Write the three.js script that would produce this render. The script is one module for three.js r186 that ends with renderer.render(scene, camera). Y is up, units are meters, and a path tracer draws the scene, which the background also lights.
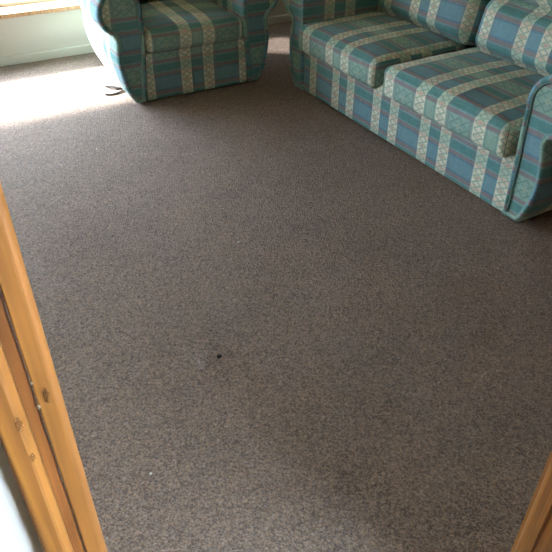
import * as THREE from 'three';
import { mergeGeometries } from 'three/addons/utils/BufferGeometryUtils.js';
import { ImprovedNoise } from 'three/addons/math/ImprovedNoise.js';

// ---------------------------------------------------------------- camera, sky, sun, exposure
const scene = new THREE.Scene();
const renderer = new THREE.WebGLRenderer({ antialias: true });
renderer.toneMapping = THREE.LinearToneMapping;
renderer.toneMappingExposure = 1.0;
renderer.shadowMap.enabled = true;
const rad = Math.PI / 180;
const camera = new THREE.PerspectiveCamera(2 * Math.atan(276 / 650) / rad, 1, 0.02, 60);
camera.position.set(0, 1.5, 0);
{
  const yaw = 28 * rad, pitch = 37.2 * rad;
  camera.lookAt(Math.sin(yaw) * Math.cos(pitch), 1.5 - Math.sin(pitch), -Math.cos(yaw) * Math.cos(pitch));
}
scene.add(camera);
scene.background = new THREE.Color(0.78, 0.92, 1.10);          // pale hazy sky
scene.backgroundIntensity = 36;
const sun = new THREE.DirectionalLight(new THREE.Color(1.0, 0.95, 0.90), 75);
{
  const az = 40 * rad, run = 1.083;                            // run: rise per metre straight out from the window wall
  const dir = new THREE.Vector3(-Math.tan(az), run, -1).normalize();
  sun.position.copy(dir).multiplyScalar(12).add(new THREE.Vector3(0.8, 0, -4));
  sun.target.position.set(0.8, 0, -4);
}
sun.shadow.radius = 15;
sun.castShadow = true;
Object.assign(sun.shadow.camera, { left: -6, right: 6, top: 6, bottom: -6, near: 0.5, far: 30 });
sun.shadow.mapSize.set(2048, 2048);
scene.add(sun, sun.target);

// ---------------------------------------------------------------- helpers
const noise = new ImprovedNoise();
function rng(seed) { let s = seed >>> 0; return () => { s = (s + 0x6d2b79f5) | 0; let t = Math.imul(s ^ (s >>> 15), 1 | s); t = (t + Math.imul(t ^ (t >>> 7), 61 | t)) ^ t; return ((t ^ (t >>> 14)) >>> 0) / 4294967296; }; }
const V2 = (x, y) => new THREE.Vector2(x, y), V3 = (x, y, z) => new THREE.Vector3(x, y, z);
function obj(name, geo, mat, parent = scene) {
  const m = new THREE.Mesh(geo, mat); m.name = name; m.castShadow = m.receiveShadow = true; parent.add(m); return m;
}
function group(name, x = 0, y = 0, z = 0, turn = 0) {
  const g = new THREE.Group(); g.name = name; g.position.set(x, y, z); g.rotation.y = turn; scene.add(g); return g;
}
function tag(o, label, category, grp) { o.userData.label = label; o.userData.category = category; if (grp) o.userData.group = grp; return o; }
function structure(o, label, category) { o.userData.kind = 'structure'; if (label) o.userData.label = label; if (category) o.userData.category = category; return o; }
// box between two corners, uv in metres
function box(x0, x1, y0, y1, z0, z1) {
  const g = new THREE.BoxGeometry(x1 - x0, y1 - y0, z1 - z0); g.translate((x0 + x1) / 2, (y0 + y1) / 2, (z0 + z1) / 2);
  const p = g.attributes.position, n = g.attributes.normal, uv = g.attributes.uv;
  for (let i = 0; i < p.count; i++) {
    const ax = Math.abs(n.getX(i)), ay = Math.abs(n.getY(i));
    if (ax > 0.5) uv.setXY(i, p.getZ(i), p.getY(i)); else if (ay > 0.5) uv.setXY(i, p.getX(i), p.getZ(i)); else uv.setXY(i, p.getX(i), p.getY(i));
  }
  return g;
}
// averages normals of vertices that share a place
function smooth(g) {
  g.computeVertexNormals();
  const p = g.attributes.position, n = g.attributes.normal, map = new Map();
  const key = (i) => Math.round(p.getX(i) * 5e4) + '_' + Math.round(p.getY(i) * 5e4) + '_' + Math.round(p.getZ(i) * 5e4);
  for (let i = 0; i < p.count; i++) { const k = key(i), a = map.get(k) ?? [0, 0, 0]; a[0] += n.getX(i); a[1] += n.getY(i); a[2] += n.getZ(i); map.set(k, a); }
  for (let i = 0; i < p.count; i++) { const a = map.get(key(i)), l = Math.hypot(...a) || 1; n.setXYZ(i, a[0] / l, a[1] / l, a[2] / l); }
  return g;
}
function grid(nu, nv, f) {                                     // f(i, j) -> { p: Vector3, uv: [u, v] }
  const pos = [], uv = [], idx = [];
  for (let j = 0; j <= nv; j++) for (let i = 0; i <= nu; i++) { const r = f(i, j); pos.push(r.p.x, r.p.y, r.p.z); uv.push(r.uv[0], r.uv[1]); }
  for (let j = 0; j < nv; j++) for (let i = 0; i < nu; i++) { const a = j * (nu + 1) + i, b = a + 1, c = a + nu + 1, d = c + 1; idx.push(a, b, d, a, d, c); }
  const g = new THREE.BufferGeometry();
  g.setAttribute('position', new THREE.Float32BufferAttribute(pos, 3)); g.setAttribute('uv', new THREE.Float32BufferAttribute(uv, 2)); g.setIndex(idx);
  return g;
}

// ---------------------------------------------------------------- computed surfaces
function texture(w, h, paint, srgb = true, rx = 1, ry = 1) {
  const data = new Uint8Array(w * h * 4);
  for (let y = 0; y < h; y++) for (let x = 0; x < w; x++) { const c = paint(x, y), k = (y * w + x) * 4; data[k] = c[0]; data[k + 1] = c[1]; data[k + 2] = c[2]; data[k + 3] = 255; }
  const t = new THREE.DataTexture(data, w, h); t.wrapS = t.wrapT = THREE.RepeatWrapping; t.magFilter = THREE.LinearFilter; t.minFilter = THREE.LinearMipmapLinearFilter; t.generateMipmaps = true;
  if (srgb) t.colorSpace = THREE.SRGBColorSpace; t.repeat.set(rx, ry); t.needsUpdate = true; return t;
}
function tileNoise(size, cell, seed) {                         // smooth noise that repeats after size pixels, 0..1
  const n = Math.max(1, Math.round(size / cell)), r = rng(seed), v = new Float32Array(n * n); for (let i = 0; i < n * n; i++) v[i] = r();
  const s = (t) => t * t * (3 - 2 * t);
  return (x, y) => { const fx = x / size * n, fy = y / size * n, x0 = Math.floor(fx), y0 = Math.floor(fy), a = s(fx - x0), b = s(fy - y0);
    const g = (i, j) => v[(((j % n) + n) % n) * n + ((i % n) + n) % n];
    return (g(x0, y0) * (1 - a) + g(x0 + 1, y0) * a) * (1 - b) + (g(x0, y0 + 1) * (1 - a) + g(x0 + 1, y0 + 1) * a) * b; };
}
const clamp = (v, a = 0, b = 255) => Math.max(a, Math.min(b, v));

// carpet: speckled loop pile of grey-brown yarns, 1.2 m to the tile
const CS = 1024, cA = tileNoise(CS, 2.8, 11), cB = tileNoise(CS, 6, 12), cC = tileNoise(CS, 22, 13), cD = tileNoise(CS, 3, 14), cE = tileNoise(CS, 110, 15);
const carpetH = (x, y) => 0.70 * cA(x, y) + 0.30 * cB(x, y);
const carpetMap = texture(CS, CS, (x, y) => {
  const h = carpetH(x, y), m = cC(x, y) - 0.5, w = cD(x, y) - 0.5, e = cE(x, y) - 0.5;
  const k = 0.60 + 0.70 * h + 0.04 * m + 0.05 * e;
  return [clamp((129 + 15 * w) * k), clamp((114 + 2 * w) * k), clamp((102 - 13 * w) * k)];
}, true, 1 / 1.2, 1 / 1.2);
const carpetBump = texture(CS, CS, (x, y) => { const h = 255 * carpetH(x, y); return [h, h, h]; }, false, 1 / 1.2, 1 / 1.2);
const carpetMat = new THREE.MeshPhysicalMaterial({ map: carpetMap, bumpMap: carpetBump, bumpScale: 0.006, roughness: 1, sheen: 0.35, sheenRoughness: 0.5, sheenColor: new THREE.Color(0.62, 0.6, 0.62), vertexColors: true });

// plaid upholstery, 0.375 m to the repeat: pairs of cream stripes with crossed lines, teal, plum and blue bands, diamonds in the pale squares
const PS = 1024, pw1 = tileNoise(PS, 3, 21), pw2 = tileNoise(PS, 9, 22), pw3 = tileNoise(PS, 60, 23);
const mix = (a, b, t) => [a[0] + (b[0] - a[0]) * t, a[1] + (b[1] - a[1]) * t, a[2] + (b[2] - a[2]) * t];
const step = (e0, e1, v) => { const t = clamp((v - e0) / (e1 - e0), 0, 1); return t * t * (3 - 2 * t); };
const band = (v, a, b, s = 0.012) => step(a - s, a + s, v) * (1 - step(b - s, b + s, v));
const line = (d, w) => 1 - step(w * 0.6, w * 1.3, Math.abs(d));
const BLUE = [102, 140, 152], TEAL = [80, 128, 127], PLUM = [126, 119, 121], CREAM = [206, 206, 187], SAGE = [130, 160, 148], PINK = [182, 150, 132], LEAF = [128, 156, 142];
const plaidMap = texture(PS, PS, (px, py) => {
  const x = px / PS, y = py / PS;                              // wide column centred on x = 0, narrow column on x = 0.5, pale square on y = 0, blue band on y = 0.5
  const dx = Math.min(x, 1 - x), dy = Math.min(y, 1 - y);
  let c = BLUE;
  c = mix(c, SAGE, band(dy, -1, 0.135));
  c = mix(c, PLUM, band(dy, 0.135, 0.185)); c = mix(c, SAGE, 0.6 * band(dy, 0.185, 0.205));
  c = mix(c, TEAL, band(dy, 0.205, 0.315)); c = mix(c, SAGE, 0.5 * band(dy, 0.315, 0.33));
  c = mix(c, PLUM, band(dy, 0.33, 0.385)); c = mix(c, [70, 104, 130], 0.6 * band(dy, 0.385, 0.405));
  // thin plum threads beside the columns
  c = mix(c, PLUM, 0.45 * line(dx - 0.19, 0.010)); c = mix(c, TEAL, 0.35 * line(dx - 0.425, 0.010));
  // the diamond in the pale square of the wide column
  const sx = x < 0.5 ? x : x - 1, sy = y < 0.5 ? y : y - 1;
  if (Math.abs(sx) < 0.2 && Math.abs(sy) < 0.13) {
    const ax = Math.abs(sx) / 0.15, ay = Math.abs(sy) / 0.115;
    c = mix(c, [92, 130, 126], 0.65 * Math.max(line(ax + ay - 0.95, 0.11), line(ax - ay, 0.10) * (ax < 0.95 ? 1 : 0)));
    c = mix(c, [158, 172, 152], 0.7 * (1 - step(0.2, 0.3, Math.hypot(ax, ay))));
    c = mix(c, [92, 118, 122], 0.6 * Math.max(line(ax - 1.12, 0.06), 0));
  }
  // the cream stripes
  const cr = band(dx, 0.222, 0.40, 0.009);
  if (cr > 0) {
    let k = CREAM; const lx = (dx - 0.311) / 0.089;            // -1 .. 1 across the stripe
    k = mix(k, [158, 182, 166], 0.75 * band(dy, 0.19, 0.33)); k = mix(k, [206, 186, 168], 0.8 * band(dy, 0.33, 0.40)); k = mix(k, [206, 186, 168], 0.7 * band(dy, 0.13, 0.19));
    const ph = (y * 6) % 1, tri = Math.abs(2 * ph - 1) * 2 - 1;   // zigzags that cross into diamonds
    k = mix(k, LEAF, 0.7 * Math.max(line(lx - 0.78 * tri, 0.22), line(lx + 0.78 * tri, 0.22)));
    const dd = Math.abs(lx) + Math.abs(((y * 6 + 0.5) % 1) - 0.5) * 2.6;
    k = mix(k, PINK, (Math.round(y * 6) % 2 ? 0.75 : 0.35) * (1 - step(0.34, 0.52, dd)));
    c = mix(c, k, cr);
  }
  const w = 0.81 + 0.28 * pw1(px, py) + 0.10 * pw2(px, py) + 0.06 * pw3(px, py);
  return [clamp(c[0] * w), clamp(c[1] * w), clamp(c[2] * w)];
}, true, 1 / 0.375, 1 / 0.375);
const plaidBump = texture(512, 512, (x, y) => { const v = 128 + 60 * Math.sin(x * Math.PI / 2.0) * Math.sin(y * Math.PI / 2.0) + 60 * (pw1(x * 2, y * 2) - 0.5); return [v, v, v]; }, false, 1 / 0.375, 1 / 0.375);
const plaid = new THREE.MeshPhysicalMaterial({ map: plaidMap, bumpMap: plaidBump, bumpScale: 0.0012, roughness: 0.95, sheen: 1, sheenRoughness: 0.35, sheenColor: new THREE.Color(0.85, 0.95, 0.8) });
const cord = new THREE.MeshStandardMaterial({ color: 0x6f9492, roughness: 0.95, bumpMap: plaidBump, bumpScale: 0.0008 });
const lining = new THREE.MeshStandardMaterial({ color: 0x7d766b, roughness: 1 });   // hessian under the seats
const frayed = new THREE.MeshStandardMaterial({ color: 0x1c1a1a, roughness: 1 });    // the black strip that trails onto the carpet

// honey-varnished pine; grain runs along v
const WS = 512;
function grainNoise(nx, ny, seed) {                            // repeats over the tile; nx cells across, ny along
  const r = rng(seed), v = new Float32Array(nx * ny); for (let i = 0; i < v.length; i++) v[i] = r(); const sm = (t) => t * t * (3 - 2 * t), g = (i, j) => v[(((j % ny) + ny) % ny) * nx + ((i % nx) + nx) % nx];
  return (x, y) => { const fx = x / WS * nx, fy = y / WS * ny, x0 = Math.floor(fx), y0 = Math.floor(fy), a = sm(fx - x0), b = sm(fy - y0); return (g(x0, y0) * (1 - a) + g(x0 + 1, y0) * a) * (1 - b) + (g(x0, y0 + 1) * (1 - a) + g(x0 + 1, y0 + 1) * a) * b; };
}
const wa = grainNoise(70, 4, 31), wb = grainNoise(9, 3, 32), wc = grainNoise(170, 8, 33), wd = grainNoise(24, 30, 34);
const grainMap = (c) => texture(WS, WS, (x, y) => {
  const warp = 30 * (wb(x, y) - 0.5), g = wa(x + warp, y), f = wc(x + warp, y), b = wd(x, y), e = wb(x + 200, y + 90);
  const k = 0.72 + 0.26 * g + 0.14 * f + 0.10 * b + 0.12 * e;
  return [clamp(c[0] * k), clamp((c[1] + 8 * (g - 0.5)) * k), clamp(c[2] * k)];
}, true, 1 / 0.25, 1 / 0.9);
const pineMap = grainMap([158, 106, 49]);
const pine = new THREE.MeshPhysicalMaterial({ map: pineMap, roughness: 0.55, clearcoat: 0.15, clearcoatRoughness: 0.35 });
const brownPine = new THREE.MeshPhysicalMaterial({ map: grainMap([138, 87, 44]), roughness: 0.5, clearcoat: 0.15, clearcoatRoughness: 0.35 });
const sillMap = grainMap([160, 124, 88]); sillMap.rotation = Math.PI / 2; sillMap.needsUpdate = true;
const pineAcross = new THREE.MeshPhysicalMaterial({ map: sillMap, roughness: 0.4, clearcoat: 0.3, clearcoatRoughness: 0.3 });

const plasterBump = texture(256, 256, (() => { const a = tileNoise(256, 5, 41), b = tileNoise(256, 20, 42); return (x, y) => { const v = 255 * (0.5 * a(x, y) + 0.5 * b(x, y)); return [v, v, v]; }; })(), false, 2, 2);
const wallPaint = new THREE.MeshStandardMaterial({ color: new THREE.Color(0.46, 0.455, 0.41), roughness: 0.85, bumpMap: plasterBump, bumpScale: 0.0006 });
const ceilingPaint = new THREE.MeshStandardMaterial({ color: new THREE.Color(0.70, 0.64, 0.50), roughness: 0.9, bumpMap: plasterBump, bumpScale: 0.0006 });
const hallPaint = new THREE.MeshStandardMaterial({ color: new THREE.Color(0.84, 0.85, 0.81), roughness: 0.8, bumpMap: plasterBump, bumpScale: 0.0006 });
const tanPaint = new THREE.MeshStandardMaterial({ color: new THREE.Color(0.34, 0.25, 0.16), roughness: 0.8, bumpMap: plasterBump, bumpScale: 0.0006 });
const trimPaint = new THREE.MeshStandardMaterial({ color: new THREE.Color(0.48, 0.48, 0.435), roughness: 0.45 });
const glass = new THREE.MeshPhysicalMaterial({ color: 0xffffff, transmission: 1, thickness: 0, roughness: 0, ior: 1.5 });

// ---------------------------------------------------------------- the room
const XL = -2.6, XR = 2.98, ZB = -4.64, ZR = -0.40, ZH = -0.32, CEIL = 2.4;   // room sides, window wall, room face and hall face of the doorway wall
const DL = 0.0134, DR = 0.748;                                  // clear opening of the doorway
const HZ = 1.05;                                               // far side of the hall
{
  // floor: carpet with tone that wanders from patch to patch
  const nx = 110, nz = 130, x0 = XL - 0.1, x1 = XR + 0.1, z0 = ZB - 0.05, z1 = HZ + 0.1;
  const g = grid(nx, nz, (i, j) => { const x = x0 + (x1 - x0) * i / nx, z = z1 + (z0 - z1) * j / nz; return { p: V3(x, 0, z), uv: [x, z] }; });
  const p = g.attributes.position, col = [];
  for (let i = 0; i < p.count; i++) {
    const x = p.getX(i), z = p.getZ(i);
    const k = 1 + 0.06 * noise.noise(x * 2.3, 3.1, z * 2.3) + 0.05 * noise.noise(x * 6.5, 7.7, z * 5.1), w = 0.03 * noise.noise(x * 1.6, 9.2, z * 1.6);
    col.push(k * (1 + w), k, k * (1 - w));
  }
  g.setAttribute('color', new THREE.Float32BufferAttribute(col, 3)); g.computeVertexNormals();
  const floor = structure(obj('floor', g, carpetMat), 'grey-brown speckled loop pile carpet covering the whole floor', 'carpet');
  obj('subfloor', box(x0, x1, -0.12, -0.004, z0, z1), new THREE.MeshStandardMaterial({ color: 0x6b5a48, roughness: 0.9 }), floor);
}
const WX0 = -2.4, WX1 = 2.05, WY0 = 0.30, WY1 = 2.0, WT = 0.2, BLIND = 1.09;    // window opening
structure(obj('wall_back', mergeGeometries([
  box(XL - 0.1, WX0, -0.1, CEIL, ZB - WT, ZB), box(WX1, XR + 0.1, -0.1, CEIL, ZB - WT, ZB), box(WX0, WX1, -0.1, WY0, ZB - WT, ZB), box(WX0, WX1, WY1, CEIL, ZB - WT, ZB)]), wallPaint), 'pale green painted wall below the window', 'wall');
structure(obj('wall_left', box(XL - 0.1, XL, -0.1, CEIL, ZB - WT, HZ + 0.1), wallPaint), 'pale green painted side wall', 'wall');
structure(obj('wall_right', box(XR, XR + 0.1, -0.1, CEIL, ZB - WT, HZ + 0.1), tanPaint), 'tan wall behind the sofa', 'wall');
const frontWall = (z0, z1) => mergeGeometries([box(XL, DL - 0.0185, -0.1, CEIL, z0, z1), box(DR + 0.020, XR, -0.1, CEIL, z0, z1), box(DL - 0.0185, DR + 0.020, 2.03, CEIL, z0, z1)]);
structure(obj('wall_front_001', frontWall(ZR, ZR + 0.012), tanPaint), 'tan room side of the doorway wall', 'wall');
structure(obj('wall_front', frontWall(ZR + 0.012, ZH), hallPaint), 'white painted wall around the doorway', 'wall');
structure(obj('ceiling', box(XL - 0.1, XR + 0.1, CEIL, CEIL + 0.12, ZB - WT, HZ + 0.1), ceilingPaint), 'off-white ceiling', 'ceiling');
const HX0 = 0.95, HX1 = 2.15, HY0 = 0.45, HY1 = 2.15;             // hall window, behind the camera and to its right
structure(obj('wall_hall', mergeGeometries([box(XL, HX0, -0.1, CEIL, HZ, HZ + 0.1), box(HX1, XR, -0.1, CEIL, HZ, HZ + 0.1), box(HX0, HX1, -0.1, HY0, HZ, HZ + 0.1), box(HX0, HX1, HY1, CEIL, HZ, HZ + 0.1)]), tanPaint), 'tan hall wall around the hall window', 'wall');

// baseboards: low painted board with a rounded top edge
function board(len, h, t) {
  const s = new THREE.Shape(); s.moveTo(0, 0); s.lineTo(t, 0); s.lineTo(t, h - 0.008); s.quadraticCurveTo(t, h, t - 0.008, h); s.lineTo(0, h); s.closePath();
  const g = new THREE.ExtrudeGeometry(s, { depth: len, bevelEnabled: false, curveSegments: 5 }); return g;
}
{
  const b = board(XR - XL, 0.056, 0.014); b.rotateY(-Math.PI / 2); b.translate(XR, 0, ZB);
  structure(obj('baseboard_back', b, trimPaint), 'low pale green painted baseboard under the window', 'baseboard');
  const r = board(ZR - ZB, 0.056, 0.014); r.rotateY(Math.PI); r.translate(XR, 0, ZR);
  structure(obj('baseboard_right', r, trimPaint), 'pale baseboard behind the sofa', 'baseboard');
  const l = board(ZR - ZB, 0.056, 0.014); l.translate(XL, 0, ZB);
  structure(obj('baseboard_left', l, trimPaint), 'pale baseboard along the side wall', 'baseboard');
}
// window: wooden sill, frame, mullions, panes
{
  const w = structure(group('window_1', 0, 0, 0), 'wide window with a varnished wooden sill', 'window');
  const s = new THREE.Shape();                                  // sill section: depth along x, rounded nose
  s.moveTo(-0.16, 0); s.lineTo(0.028, 0); s.quadraticCurveTo(0.034, 0, 0.034, 0.006); s.lineTo(0.034, 0.022); s.quadraticCurveTo(0.034, 0.029, 0.026, 0.029); s.lineTo(-0.16, 0.029); s.closePath();
  const sg = new THREE.ExtrudeGeometry(s, { depth: WX1 - WX0 - 0.004, bevelEnabled: false, curveSegments: 5 });
  sg.rotateY(-Math.PI / 2); sg.translate(WX1 - 0.002, 0.298, ZB);
  obj('window_sill', sg, pineAcross, w).userData.label = 'varnished pine window sill with a rounded nose';
  const zf0 = ZB - 0.18, zf1 = ZB - 0.12, f = 0.05;
  obj('window_frame', mergeGeometries([box(WX0, WX1, 0.327, 0.35, zf0, zf0 + 0.03), box(WX0, WX1, WY1 - f, WY1, zf0, zf1), box(WX0, WX0 + f, 0.35, WY1 - f, zf0, zf1), box(WX1 - f, WX1, 0.35, WY1 - f, zf0, zf1)]), trimPaint, w);
  const bars = [WX0, -1.15, 0.98, WX1];
  for (const x of bars.slice(1, 3)) obj('mullion', box(x - 0.025, x + 0.025, 0.35, WY1 - f, zf0, zf1), trimPaint, w);
  for (let i = 0; i < 3; i++) obj('pane', box(bars[i] + 0.02, bars[i + 1] - 0.02, 0.34, WY1 - 0.03, ZB - 0.168, ZB - 0.164), glass, w);
}
// roller blind drawn half down: it ends the strip of sun on the carpet
{
  const b = tag(group('roller_blind', 0, 0, 0), 'cream roller blind drawn half down over the wide window', 'blind');
  const cloth = new THREE.MeshStandardMaterial({ color: new THREE.Color(0.55, 0.52, 0.44), roughness: 0.95 });
  obj('blind_cloth', box(WX0 + 0.01, WX1 - 0.01, BLIND, WY1 - 0.06, ZB - 0.097, ZB - 0.095), cloth, b);
  const rod = (r, y) => { const g = new THREE.CylinderGeometry(r, r, WX1 - WX0 - 0.02, 14); g.rotateZ(Math.PI / 2); g.translate((WX0 + WX1) / 2, y, ZB - 0.096); return g; };
  obj('hem_bar', rod(0.009, BLIND), trimPaint, b); obj('roller', rod(0.022, WY1 - 0.04), trimPaint, b);
}
// net curtain gathered at the sofa end of the window; it dims the sun that falls between armchair and sofa
{
  const n = 120, h = WY1 - 0.06 - 0.36, net = new THREE.MeshStandardMaterial({ color: 0xe9e6dc, roughness: 1, transparent: true, opacity: 0.86, side: THREE.DoubleSide });
  const g = grid(n, 8, (i, j) => { const x = 1.12 + 0.9 * i / n, y = 0.36 + h * j / 8; return { p: V3(x, y, ZB - 0.045 + 0.012 * Math.sin(x * 75) + 0.004 * Math.sin(x * 31 + y * 2)), uv: [x, y] }; });
  tag(obj('net_curtain', smooth(g), net), 'sheer white net curtain at the sofa end of the window', 'curtain');
}
{
  const w = structure(group('window_2', 0, 0, 0), 'hall window behind the doorway', 'window');
  const f = 0.06;
  obj('window_frame', mergeGeometries([box(HX0, HX1, HY0, HY0 + f, HZ + 0.02, HZ + 0.08), box(HX0, HX1, HY1 - f, HY1, HZ + 0.02, HZ + 0.08), box(HX0, HX0 + f, HY0 + f, HY1 - f, HZ + 0.02, HZ + 0.08), box(HX1 - f, HX1, HY0 + f, HY1 - f, HZ + 0.02, HZ + 0.08)]), trimPaint, w);
  obj('pane', box(HX0 + 0.03, HX1 - 0.03, HY0 + 0.03, HY1 - 0.03, HZ + 0.048, HZ + 0.052), glass, w);
}
// doorway: pine jambs with a bead, moulded casings on the hall side, plain casings on the room side
{
  const d = structure(group('door_1', 0, 0, 0), 'varnished pine door frame around the open doorway', 'doorway');
  const top = 2.03;
  const prism = (pts, y0 = 0, y1 = top) => {                    // section in x, z; extruded upwards; uv in metres along the section and the height
    const s = new THREE.Shape(pts.map(([x, z]) => V2(x, -z))); const g = new THREE.ExtrudeGeometry(s, { depth: y1 - y0, bevelEnabled: false, curveSegments: 4 });
    g.rotateX(-Math.PI / 2); g.translate(0, y0, 0);
    const p = g.attributes.position, uv = g.attributes.uv; for (let i = 0; i < p.count; i++) uv.setXY(i, p.getX(i) + 0.7 * p.getZ(i), p.getY(i)); return g;
  };
  const arc = (cx, cz, r, a0, a1, n = 6) => Array.from({ length: n + 1 }, (_, i) => { const a = (a0 + (a1 - a0) * i / n) * rad; return [cx + r * Math.cos(a), cz + r * Math.sin(a)]; });
  // left: jamb (a board whose rounded edge shows to the hall)
  const jw = 0.0156;
  obj('jamb', prism([[DL - jw, ZH + 0.004], [DL - jw, ZR], ...arc(DL - 0.005, ZR + 0.005, 0.005, -90, 0), ...arc(DL - 0.006, ZH - 0.001, 0.006, 0, 90), [DL - jw + 0.001, ZH + 0.005]]), pine, d);
  // left casing: low inner flat, bevel, broad raised face, rounded outer edge
  const cx = DL - jw - 0.001;
  obj('stop_bead', prism([[cx, ZH], [cx, ZH + 0.002], [cx - 0.001, ZH + 0.003], [cx - 0.0076, ZH + 0.003], [cx - 0.0076, ZH]]), brownPine, d).userData.label = 'browner strip between jamb and casing';
  obj('casing', prism([[cx - 0.0079, ZH], [cx - 0.0079, ZH + 0.0030], [cx - 0.0122, ZH + 0.0088], [cx - 0.0142, ZH + 0.0098], [cx - 0.0235, ZH + 0.0098], ...arc(cx - 0.0237, ZH + 0.0068, 0.003, 90, 180, 4), [cx - 0.0267, ZH]]), pine, d);
  // right: jamb with a raised stop, seen on its side
  const jr = DR + 0.018;
  obj('jamb', prism([[jr, ZH + 0.001], [jr, ZR], ...arc(DR + 0.011, ZR + 0.011, 0.011, -90, -180), [DR, ZR + 0.034], [DR + 0.0015, ZR + 0.036], [DR + 0.0045, ZR + 0.037], [DR + 0.0045, ZH - 0.006], ...arc(DR + 0.0105, ZH - 0.005, 0.006, 180, 90)]), pine, d);
  const rx = jr + 0.001;
  obj('casing', prism([[rx, ZH], [rx, ZH + 0.0012], [rx + 0.0072, ZH + 0.0026], [rx + 0.0122, ZH + 0.010], [rx + 0.0145, ZH + 0.0112], [rx + 0.0275, ZH + 0.0112], [rx + 0.0282, ZH]].reverse()), pine, d);
  obj('casing', prism([[DL - 0.017, ZR], [DL - 0.017, ZR - 0.012], [DL - 0.057, ZR - 0.012], [DL - 0.057, ZR]].reverse()), pine, d);
  obj('casing', prism([[DR + 0.019, ZR], [DR + 0.019, ZR - 0.012], [DR + 0.059, ZR - 0.012], [DR + 0.059, ZR]]), pine, d);
  // nails in the joint, old scuffs in the varnish
  const steel = new THREE.MeshStandardMaterial({ color: 0xb9b4aa, metalness: 1, roughness: 0.35 });
  for (const [x, y, r] of [[cx + 0.0008, 1.1857, 0.0013], [cx + 0.0012, 1.2069, 0.0008]]) { const g = new THREE.SphereGeometry(r, 10, 8); g.scale(1, 1.5, 0.7); g.translate(x, y, ZH + 0.005); obj('nail', g, steel, d); }
  const N = 64, nz = tileNoise(N, 7, 61), scuff = new Uint8Array(N * N * 4);
  for (let y = 0; y < N; y++) for (let x = 0; x < N; x++) { const u = x / N * 2 - 1, v = y / N * 2 - 1, k = 255 * clamp((1 - Math.hypot(u, v)) * 1.6 * nz(x, y) * 1.5 - 0.15, 0, 0.5), i = (y * N + x) * 4; scuff[i] = scuff[i + 1] = scuff[i + 2] = k; scuff[i + 3] = 255; }
  const st = new THREE.DataTexture(scuff, N, N); st.magFilter = THREE.LinearFilter; st.needsUpdate = true;
  const dirt = new THREE.MeshStandardMaterial({ color: 0x3a1c12, roughness: 0.7, alphaMap: st, transparent: true, polygonOffset: true, polygonOffsetFactor: -1 });
  for (const [x, y, z, w, h] of [[-0.0162, 1.183, ZH + 0.0100, 0.006, 0.018], [0.0040, 1.1945, ZH + 0.0053, 0.005, 0.018], [-0.0150, 1.150, ZH + 0.0100, 0.004, 0.012]]) { const g = new THREE.PlaneGeometry(w, h); g.translate(x, y, z); obj('scuff', g, dirt, d); }
  obj('head', box(DL - 0.015, DR + 0.0175, 2.008, 2.03, ZR, ZH), pineAcross, d);
  obj('head_casing', box(DL - 0.06, DR + 0.06, 2.031, 2.07, ZH, ZH + 0.015), pineAcross, d);
}
// outside: lawn and yard
structure(obj('lawn', box(-14, 16, -0.45, -0.35, -18, ZB - 0.2), new THREE.MeshStandardMaterial({ color: new THREE.Color(0.17, 0.18, 0.12), roughness: 1 })), 'green lawn outside the window', 'lawn');
structure(obj('yard', box(-14, 16, -0.45, -0.35, HZ + 0.1, 14), new THREE.MeshStandardMaterial({ color: new THREE.Color(0.35, 0.33, 0.30), roughness: 1 })), 'pale concrete yard outside the hall', 'yard');

// ---------------------------------------------------------------- upholstery
// soft block: rounded edges, crowned faces, slight unevenness; uv in metres continues from front over the top
function pillow({ w, h, d, r = 0.04, crownTop = 0, crownFront = 0, crownSide = 0, rough = 0.004, seed = 0, u0 = 0, v0 = 0, cells = 14 }) {
  const ticks = (half) => { const a = [], k = 5, rr = Math.min(r, half * 0.98); for (let i = 0; i < k; i++) a.push(-half + rr * i / k); const m = Math.max(4, Math.round(cells * half * 2)); for (let i = 0; i <= m; i++) a.push(-half + rr + (2 * half - 2 * rr) * i / m); for (let i = 1; i <= k; i++) a.push(half - rr + rr * i / k); return a; };
  const tx = ticks(w / 2), ty = ticks(h / 2), tz = ticks(d / 2), X = w / 2, Y = h / 2, Z = d / 2;
  const shape = (x, y, z) => {
    const q = V3(clamp(x, -X + Math.min(r, X), X - Math.min(r, X)), clamp(y, -Y + Math.min(r, Y), Y - Math.min(r, Y)), clamp(z, -Z + Math.min(r, Z), Z - Math.min(r, Z)));
    const n = V3(x, y, z).sub(q), l = n.length(); if (l > 1e-9) n.divideScalar(l);
    const p = q.addScaledVector(n, Math.min(r, X, Y, Z));
    const fx = 1 - (x / X) ** 4, fy = 1 - (y / Y) ** 4, fz = 1 - (z / Z) ** 4;
    p.y += n.y * Math.abs(n.y) * crownTop * fx * fz; p.z += n.z * Math.abs(n.z) * crownFront * fx * fy; p.x += n.x * Math.abs(n.x) * crownSide * fy * fz;
    p.addScaledVector(n, rough * (noise.noise(x * 7 + seed, y * 7, z * 7) + 0.5 * noise.noise(x * 17 + seed, y * 17, z * 17)));
    return p;
  };
  const face = (a, b, at) => grid(a.length - 1, b.length - 1, (i, j) => { const [x, y, z, u, v] = at(a[i], b[j]); return { p: shape(x, y, z), uv: [u + u0, v + v0] }; });
  const rev = (a) => a.map((v) => -v);
  return smooth(mergeGeometries([
    face(tx, ty, (a, b) => [a, b, Z, a, b]),
    face(tx, rev(tz), (a, b) => [a, Y, -rev([b])[0], a, Y + Z - b]),
    face(rev(tx), ty, (a, b) => [a, b, -Z, a, b]),
    face(tx, tz, (a, b) => [a, -Y, b, a, -Y - Z + b]),
    face(rev(tz), ty, (a, b) => [X, b, a, a, b]),
    face(tz, ty, (a, b) => [-X, b, a, a, b])]));
}
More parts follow.
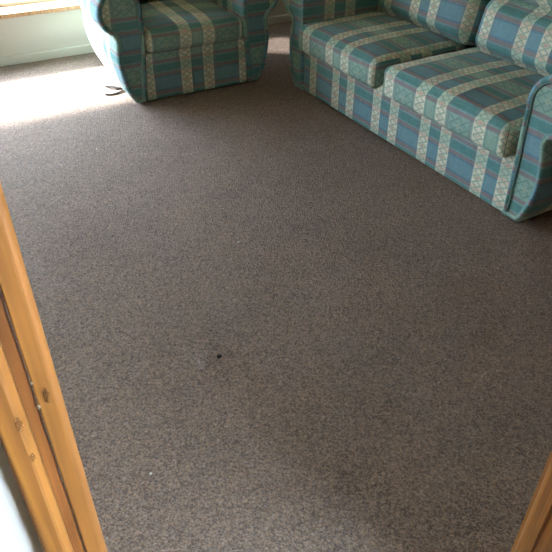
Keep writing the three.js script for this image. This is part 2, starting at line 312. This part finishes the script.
// arm section at the front, s = +1: from the outer foot over the scroll to the inner foot; numbers are metres from the seat's middle less the inner offset
function armSection(outer, inner, c, R, from) {
  const curve = (list, n) => new THREE.CatmullRomCurve3(list.map(([x, y]) => V3(x, y, 0))).getPoints(n).map((p) => [p.x, p.y]);
  const pts = curve(outer, 22); for (let a = from; a <= 190; a += 9) pts.push([c[0] + R * Math.cos(a * rad), c[1] + R * Math.sin(a * rad)]);
  pts.push(...curve(inner, 18)); return pts;
}
const CHAIR_ARM = armSection([[0.392, 0.012], [0.428, 0.065], [0.459, 0.165], [0.473, 0.258], [0.470, 0.335], [0.464, 0.375]], [[0.300, 0.47], [0.300, 0.40], [0.305, 0.29], [0.318, 0.15], [0.334, 0.012]], [0.423, 0.52], 0.125, -64);
const SOFA_ARM = armSection([[0.398, 0.012], [0.432, 0.065], [0.461, 0.165], [0.466, 0.25], [0.455, 0.33], [0.440, 0.385]], [[0.305, 0.48], [0.307, 0.40], [0.312, 0.29], [0.313, 0.15], [0.313, 0.012]], [0.425, 0.53], 0.122, -78);
function offsetLoop(pts, d) {                                   // moves a counter-clockwise loop inwards by d
  const n = pts.length;
  return pts.map((p, i) => { const a = pts[(i + n - 1) % n], b = pts[(i + 1) % n]; const tx = b[0] - a[0], ty = b[1] - a[1], l = Math.hypot(tx, ty) || 1; return [p[0] - ty / l * d, p[1] + tx / l * d]; });
}
function armGeometry(section, s, extra, len) {
  const loop = section.map(([x, y]) => [x + extra, y]), n = loop.length;
  const arcs = [0]; for (let i = 1; i < n; i++) arcs.push(arcs[i - 1] + Math.hypot(loop[i][0] - loop[i - 1][0], loop[i][1] - loop[i - 1][1]));
  const stations = [[-0.004, 0.026], [0.005, 0.022], [0.008, 0.014], [0.004, 0.006], [-0.006, 0.001], [-0.018, 0], [-0.06, -0.002], [-0.2, -0.003], [-0.4, -0.003], [-0.6, -0.001], [-len + 0.02, 0.004], [-len, 0.02]];
  const rows = stations.map(([z, d]) => ({ z, pts: offsetLoop(loop, d) }));
  const body = grid(n, rows.length - 1, (i, j) => { const k = i % n, p = rows[j].pts[k], w = 0.0025 * noise.noise(p[0] * 9 + s, p[1] * 9, rows[j].z * 9); return { p: V3(s * (p[0] + (j > 5 ? w : 0) - 0.03 * Math.max(0, -rows[j].z - 0.1)), p[1], rows[j].z), uv: [rows[j].z + 0.05, i === n ? arcs[n - 1] + 0.06 : arcs[i]] }; });
  // front panel, gently padded: rings that close in on the middle line
  const tri = THREE.ShapeUtils.triangulateShape(rows[0].pts.map(([x, y]) => V2(x, y)), []), pos = [], uv = [], idx = [];
  const mid = 0.395 + extra;
  rows[0].pts.forEach(([x, y]) => { pos.push(s * x, y, -0.003); uv.push(s * (x - mid), y - 0.172); });
  tri.forEach(([a, b, c]) => (s > 0 ? idx.push(a, b, c) : idx.push(a, c, b)));
  const front = new THREE.BufferGeometry(); front.setAttribute('position', new THREE.Float32BufferAttribute(pos, 3)); front.setAttribute('uv', new THREE.Float32BufferAttribute(uv, 2)); front.setIndex(idx); front.computeVertexNormals();
  const path = new THREE.CatmullRomCurve3(offsetLoop(loop, 0.025).map(([x, y]) => V3(s * x, y, 0.0)));
  const pipe = new THREE.TubeGeometry(path, 150, 0.0045, 6);
  return { body: fixWinding(body, s), front, pipe };
}
function fixWinding(g, s) {                                     // s = +1 loops run the other way round
  if (s > 0) { const a = g.index.array; for (let i = 0; i < a.length; i += 3) { const t = a[i + 1]; a[i + 1] = a[i + 2]; a[i + 2] = t; } }
  return smooth(g);
}
// a seat with rolled arms; seat faces local +z, front of the arms at z = 0
function upholstered(root, { section, extra, cushions, shift, backShift = 0, backs, seed }) {
  const inner = 0.315 + extra;
  // base under the seat, front panel set just behind the arm fronts
  const base = pillow({ w: 2 * inner + 0.02, h: 0.275, d: 0.80, r: 0.014, rough: 0.002, seed, u0: shift, v0: 0.1375 + 0.01 - 0.10 + 0.1875, cells: 10 });
  base.translate(0, 0.147, -0.012 - 0.40); obj('base', base, plaid, root);
  for (const s of [-1, 1]) {
    const a = armGeometry(section, s, extra, 0.82), arm = obj('arm', a.body, plaid, root);
    obj('arm_front', a.front, plaid, arm); const p = obj('piping', a.pipe, cord, arm); p.userData.label = 'greyish teal corded piping round the arm front';
  }
  for (const c of cushions) {
    const w = c.x1 - c.x0, h = c.h ?? 0.14, d = c.d ?? 0.62;
    const g = pillow({ w, h, d, r: 0.034, crownTop: 0.022, crownFront: 0.012, crownSide: 0.006, rough: 0.004, seed: seed + c.x0 * 5, u0: shift + (c.x0 + c.x1) / 2, v0: 0.02, cells: 22 });
    g.translate(0, 0, -d / 2); g.rotateY(c.turn ?? 0); g.translate((c.x0 + c.x1) / 2, 0.405 - h / 2, c.z ?? 0.012); obj('seat_cushion', g, plaid, root);
  }
  // back: upright frame, then low cushion and head cushion above a seam
  const bf = pillow({ w: 2 * inner + 0.16, h: 0.84, d: 0.16, r: 0.06, crownTop: 0.03, rough: 0.003, seed: seed + 3, u0: shift, v0: 0.1, cells: 12 });
  bf.rotateX(-0.09); bf.translate(0, 0.455, -0.79); obj('back', bf, plaid, root);
  for (const b of backs) {
    const w = b.x1 - b.x0;
    const low = pillow({ w, h: 0.27, d: 0.24, r: 0.07, crownFront: 0.035, crownTop: 0.01, rough: 0.004, seed: seed + 6 + b.x0, u0: shift + backShift + (b.x0 + b.x1) / 2, v0: 0.1875 - 0.005, cells: 18 });
    low.rotateX(-0.22); low.translate((b.x0 + b.x1) / 2, 0.525, -0.615); const part = obj('back_cushion', low, plaid, root);
    const high = pillow({ w: w - 0.01, h: 0.23, d: 0.22, r: 0.08, crownFront: 0.03, rough: 0.004, seed: seed + 9 + b.x0, u0: shift + backShift + (b.x0 + b.x1) / 2, v0: 0.06, cells: 18 });
    high.rotateX(-0.26); high.translate((b.x0 + b.x1) / 2, 0.755, -0.675); obj('head_cushion', high, plaid, root);
  }
  obj('underside', box(-inner - 0.03, inner + 0.03, 0.002, 0.016, -0.80, -0.03), lining, root);
}
const chair = tag(group('armchair', 1.38, 0, -3.572, 0), 'single-seat armchair in teal and cream plaid with rolled arms, below the window', 'armchair');
upholstered(chair, { section: CHAIR_ARM, extra: 0, shift: 0.1875, seed: 2, cushions: [{ x0: -0.297, x1: 0.297, h: 0.124 }], backs: [{ x0: -0.29, x1: 0.29 }] });
const sofa = tag(group('sofa', 1.962, 0, -2.484, -88 * rad), 'two-seat sofa in teal and cream plaid with rolled arms', 'sofa');
upholstered(sofa, { section: SOFA_ARM, backShift: -0.07, extra: 0.505, shift: 0.1875 + 0.04, seed: 5, cushions: [{ x0: -0.825, x1: -0.10, turn: 0.012, z: 0.032, h: 0.15 }, { x0: -0.042, x1: 0.785, z: 0.032, h: 0.15 }], backs: [{ x0: -0.79, x1: -0.02 }, { x0: 0.0, x1: 0.79 }] });

// ---------------------------------------------------------------- small things on the carpet
{
  const strand = (pts, r) => { const g = new THREE.TubeGeometry(new THREE.CatmullRomCurve3(pts.map((p) => V3(...p))), 20, r, 7); g.scale(1, 0.45, 1); return g; };
  const g = mergeGeometries([strand([[0.03, 0.016, 0.0], [-0.03, 0.016, 0.026], [-0.08, 0.014, 0.042], [-0.125, 0.016, 0.024]], 0.0095), strand([[0.03, 0.016, -0.01], [-0.02, 0.022, -0.03], [-0.055, 0.026, -0.07], [-0.085, 0.016, -0.10]], 0.011), strand([[-0.02, 0.022, -0.03], [-0.05, 0.018, -0.035], [-0.075, 0.015, -0.06]], 0.006)]);
  g.translate(0.99 - 1.38, 0, -3.84 + 3.572);
  obj('torn_lining', g, frayed, chair).userData.label = 'black frayed strip of lining trailing onto the carpet';
}
{
  const g = new THREE.IcosahedronGeometry(0.0075, 3), p = g.attributes.position;
  for (let i = 0; i < p.count; i++) { const v = V3().fromBufferAttribute(p, i), k = 1 + 0.35 * noise.noise(v.x * 220, v.y * 220, v.z * 220); p.setXYZ(i, v.x * k * 1.1, v.y * k * 0.5, v.z * k); }
  smooth(g); g.translate(0.557, 0.0025, -1.445);
  tag(obj('dirt_crumb', g, new THREE.MeshStandardMaterial({ color: 0x15110d, roughness: 1 })), 'small black crumb lying in the middle of the bare carpet', 'crumb');
}
// a brown stain smeared through the carpet round the crumb
{
  const N = 128, data = new Uint8Array(N * N * 4), n1 = tileNoise(N, 9, 51), n2 = tileNoise(N, 4, 52);
  for (let y = 0; y < N; y++) for (let x = 0; x < N; x++) {
    const u = (x / N - 0.5) * 2, v = (y / N - 0.5) * 2, a = u, b = v - 0.10 * Math.sin(a * 4), d = Math.exp(-((a / 0.5) ** 2) - ((b / 0.09) ** 2));
    const k = clamp(d * (0.5 + 0.5 * n1(x, y)) * (0.8 + 0.2 * n2(x, y)) * 0.22, 0, 0.2), i = (y * N + x) * 4; data[i] = data[i + 1] = data[i + 2] = 255 * k; data[i + 3] = 255;
  }
  const t = new THREE.DataTexture(data, N, N); t.magFilter = THREE.LinearFilter; t.needsUpdate = true;
  const g = new THREE.PlaneGeometry(0.16, 0.16); g.rotateX(-Math.PI / 2); g.rotateY(0.30); g.translate(0.557, 0.0012, -1.445);
  tag(obj('carpet_stain', g, new THREE.MeshStandardMaterial({ color: 0x54442a, roughness: 1, alphaMap: t, transparent: true, polygonOffset: true, polygonOffsetFactor: -1 })), 'faint brown stain smeared in the carpet around the black crumb', 'stain');
}
// bits of lint
{
  const white = new THREE.MeshStandardMaterial({ color: 0xd8d4cc, roughness: 1 });
  const bits = [[0.208, -1.118, 'white lint speck on the carpet nearest the varnished door frame'], [0.62, -3.13, 'white lint speck on the carpet in front of the sunlit strip'], [0.90, -2.02, 'white lint speck on the carpet between the crumb and the sofa']];
  bits.forEach(([x, z, label], i) => {
    const g = new THREE.IcosahedronGeometry(0.003, 2), p = g.attributes.position; for (let k = 0; k < p.count; k++) { const v = V3().fromBufferAttribute(p, k), w = 1 + 0.4 * noise.noise(v.x * 600 + i, v.y * 600, v.z * 600); p.setXYZ(k, v.x * w * 1.3, v.y * w * 0.6, v.z * w); }
    smooth(g); g.translate(x, 0.0016, z); tag(obj(i ? 'lint_speck_00' + i : 'lint_speck', g, white), label, 'lint', 'lint specks on the carpet');
  });
}
renderer.render(scene, camera);
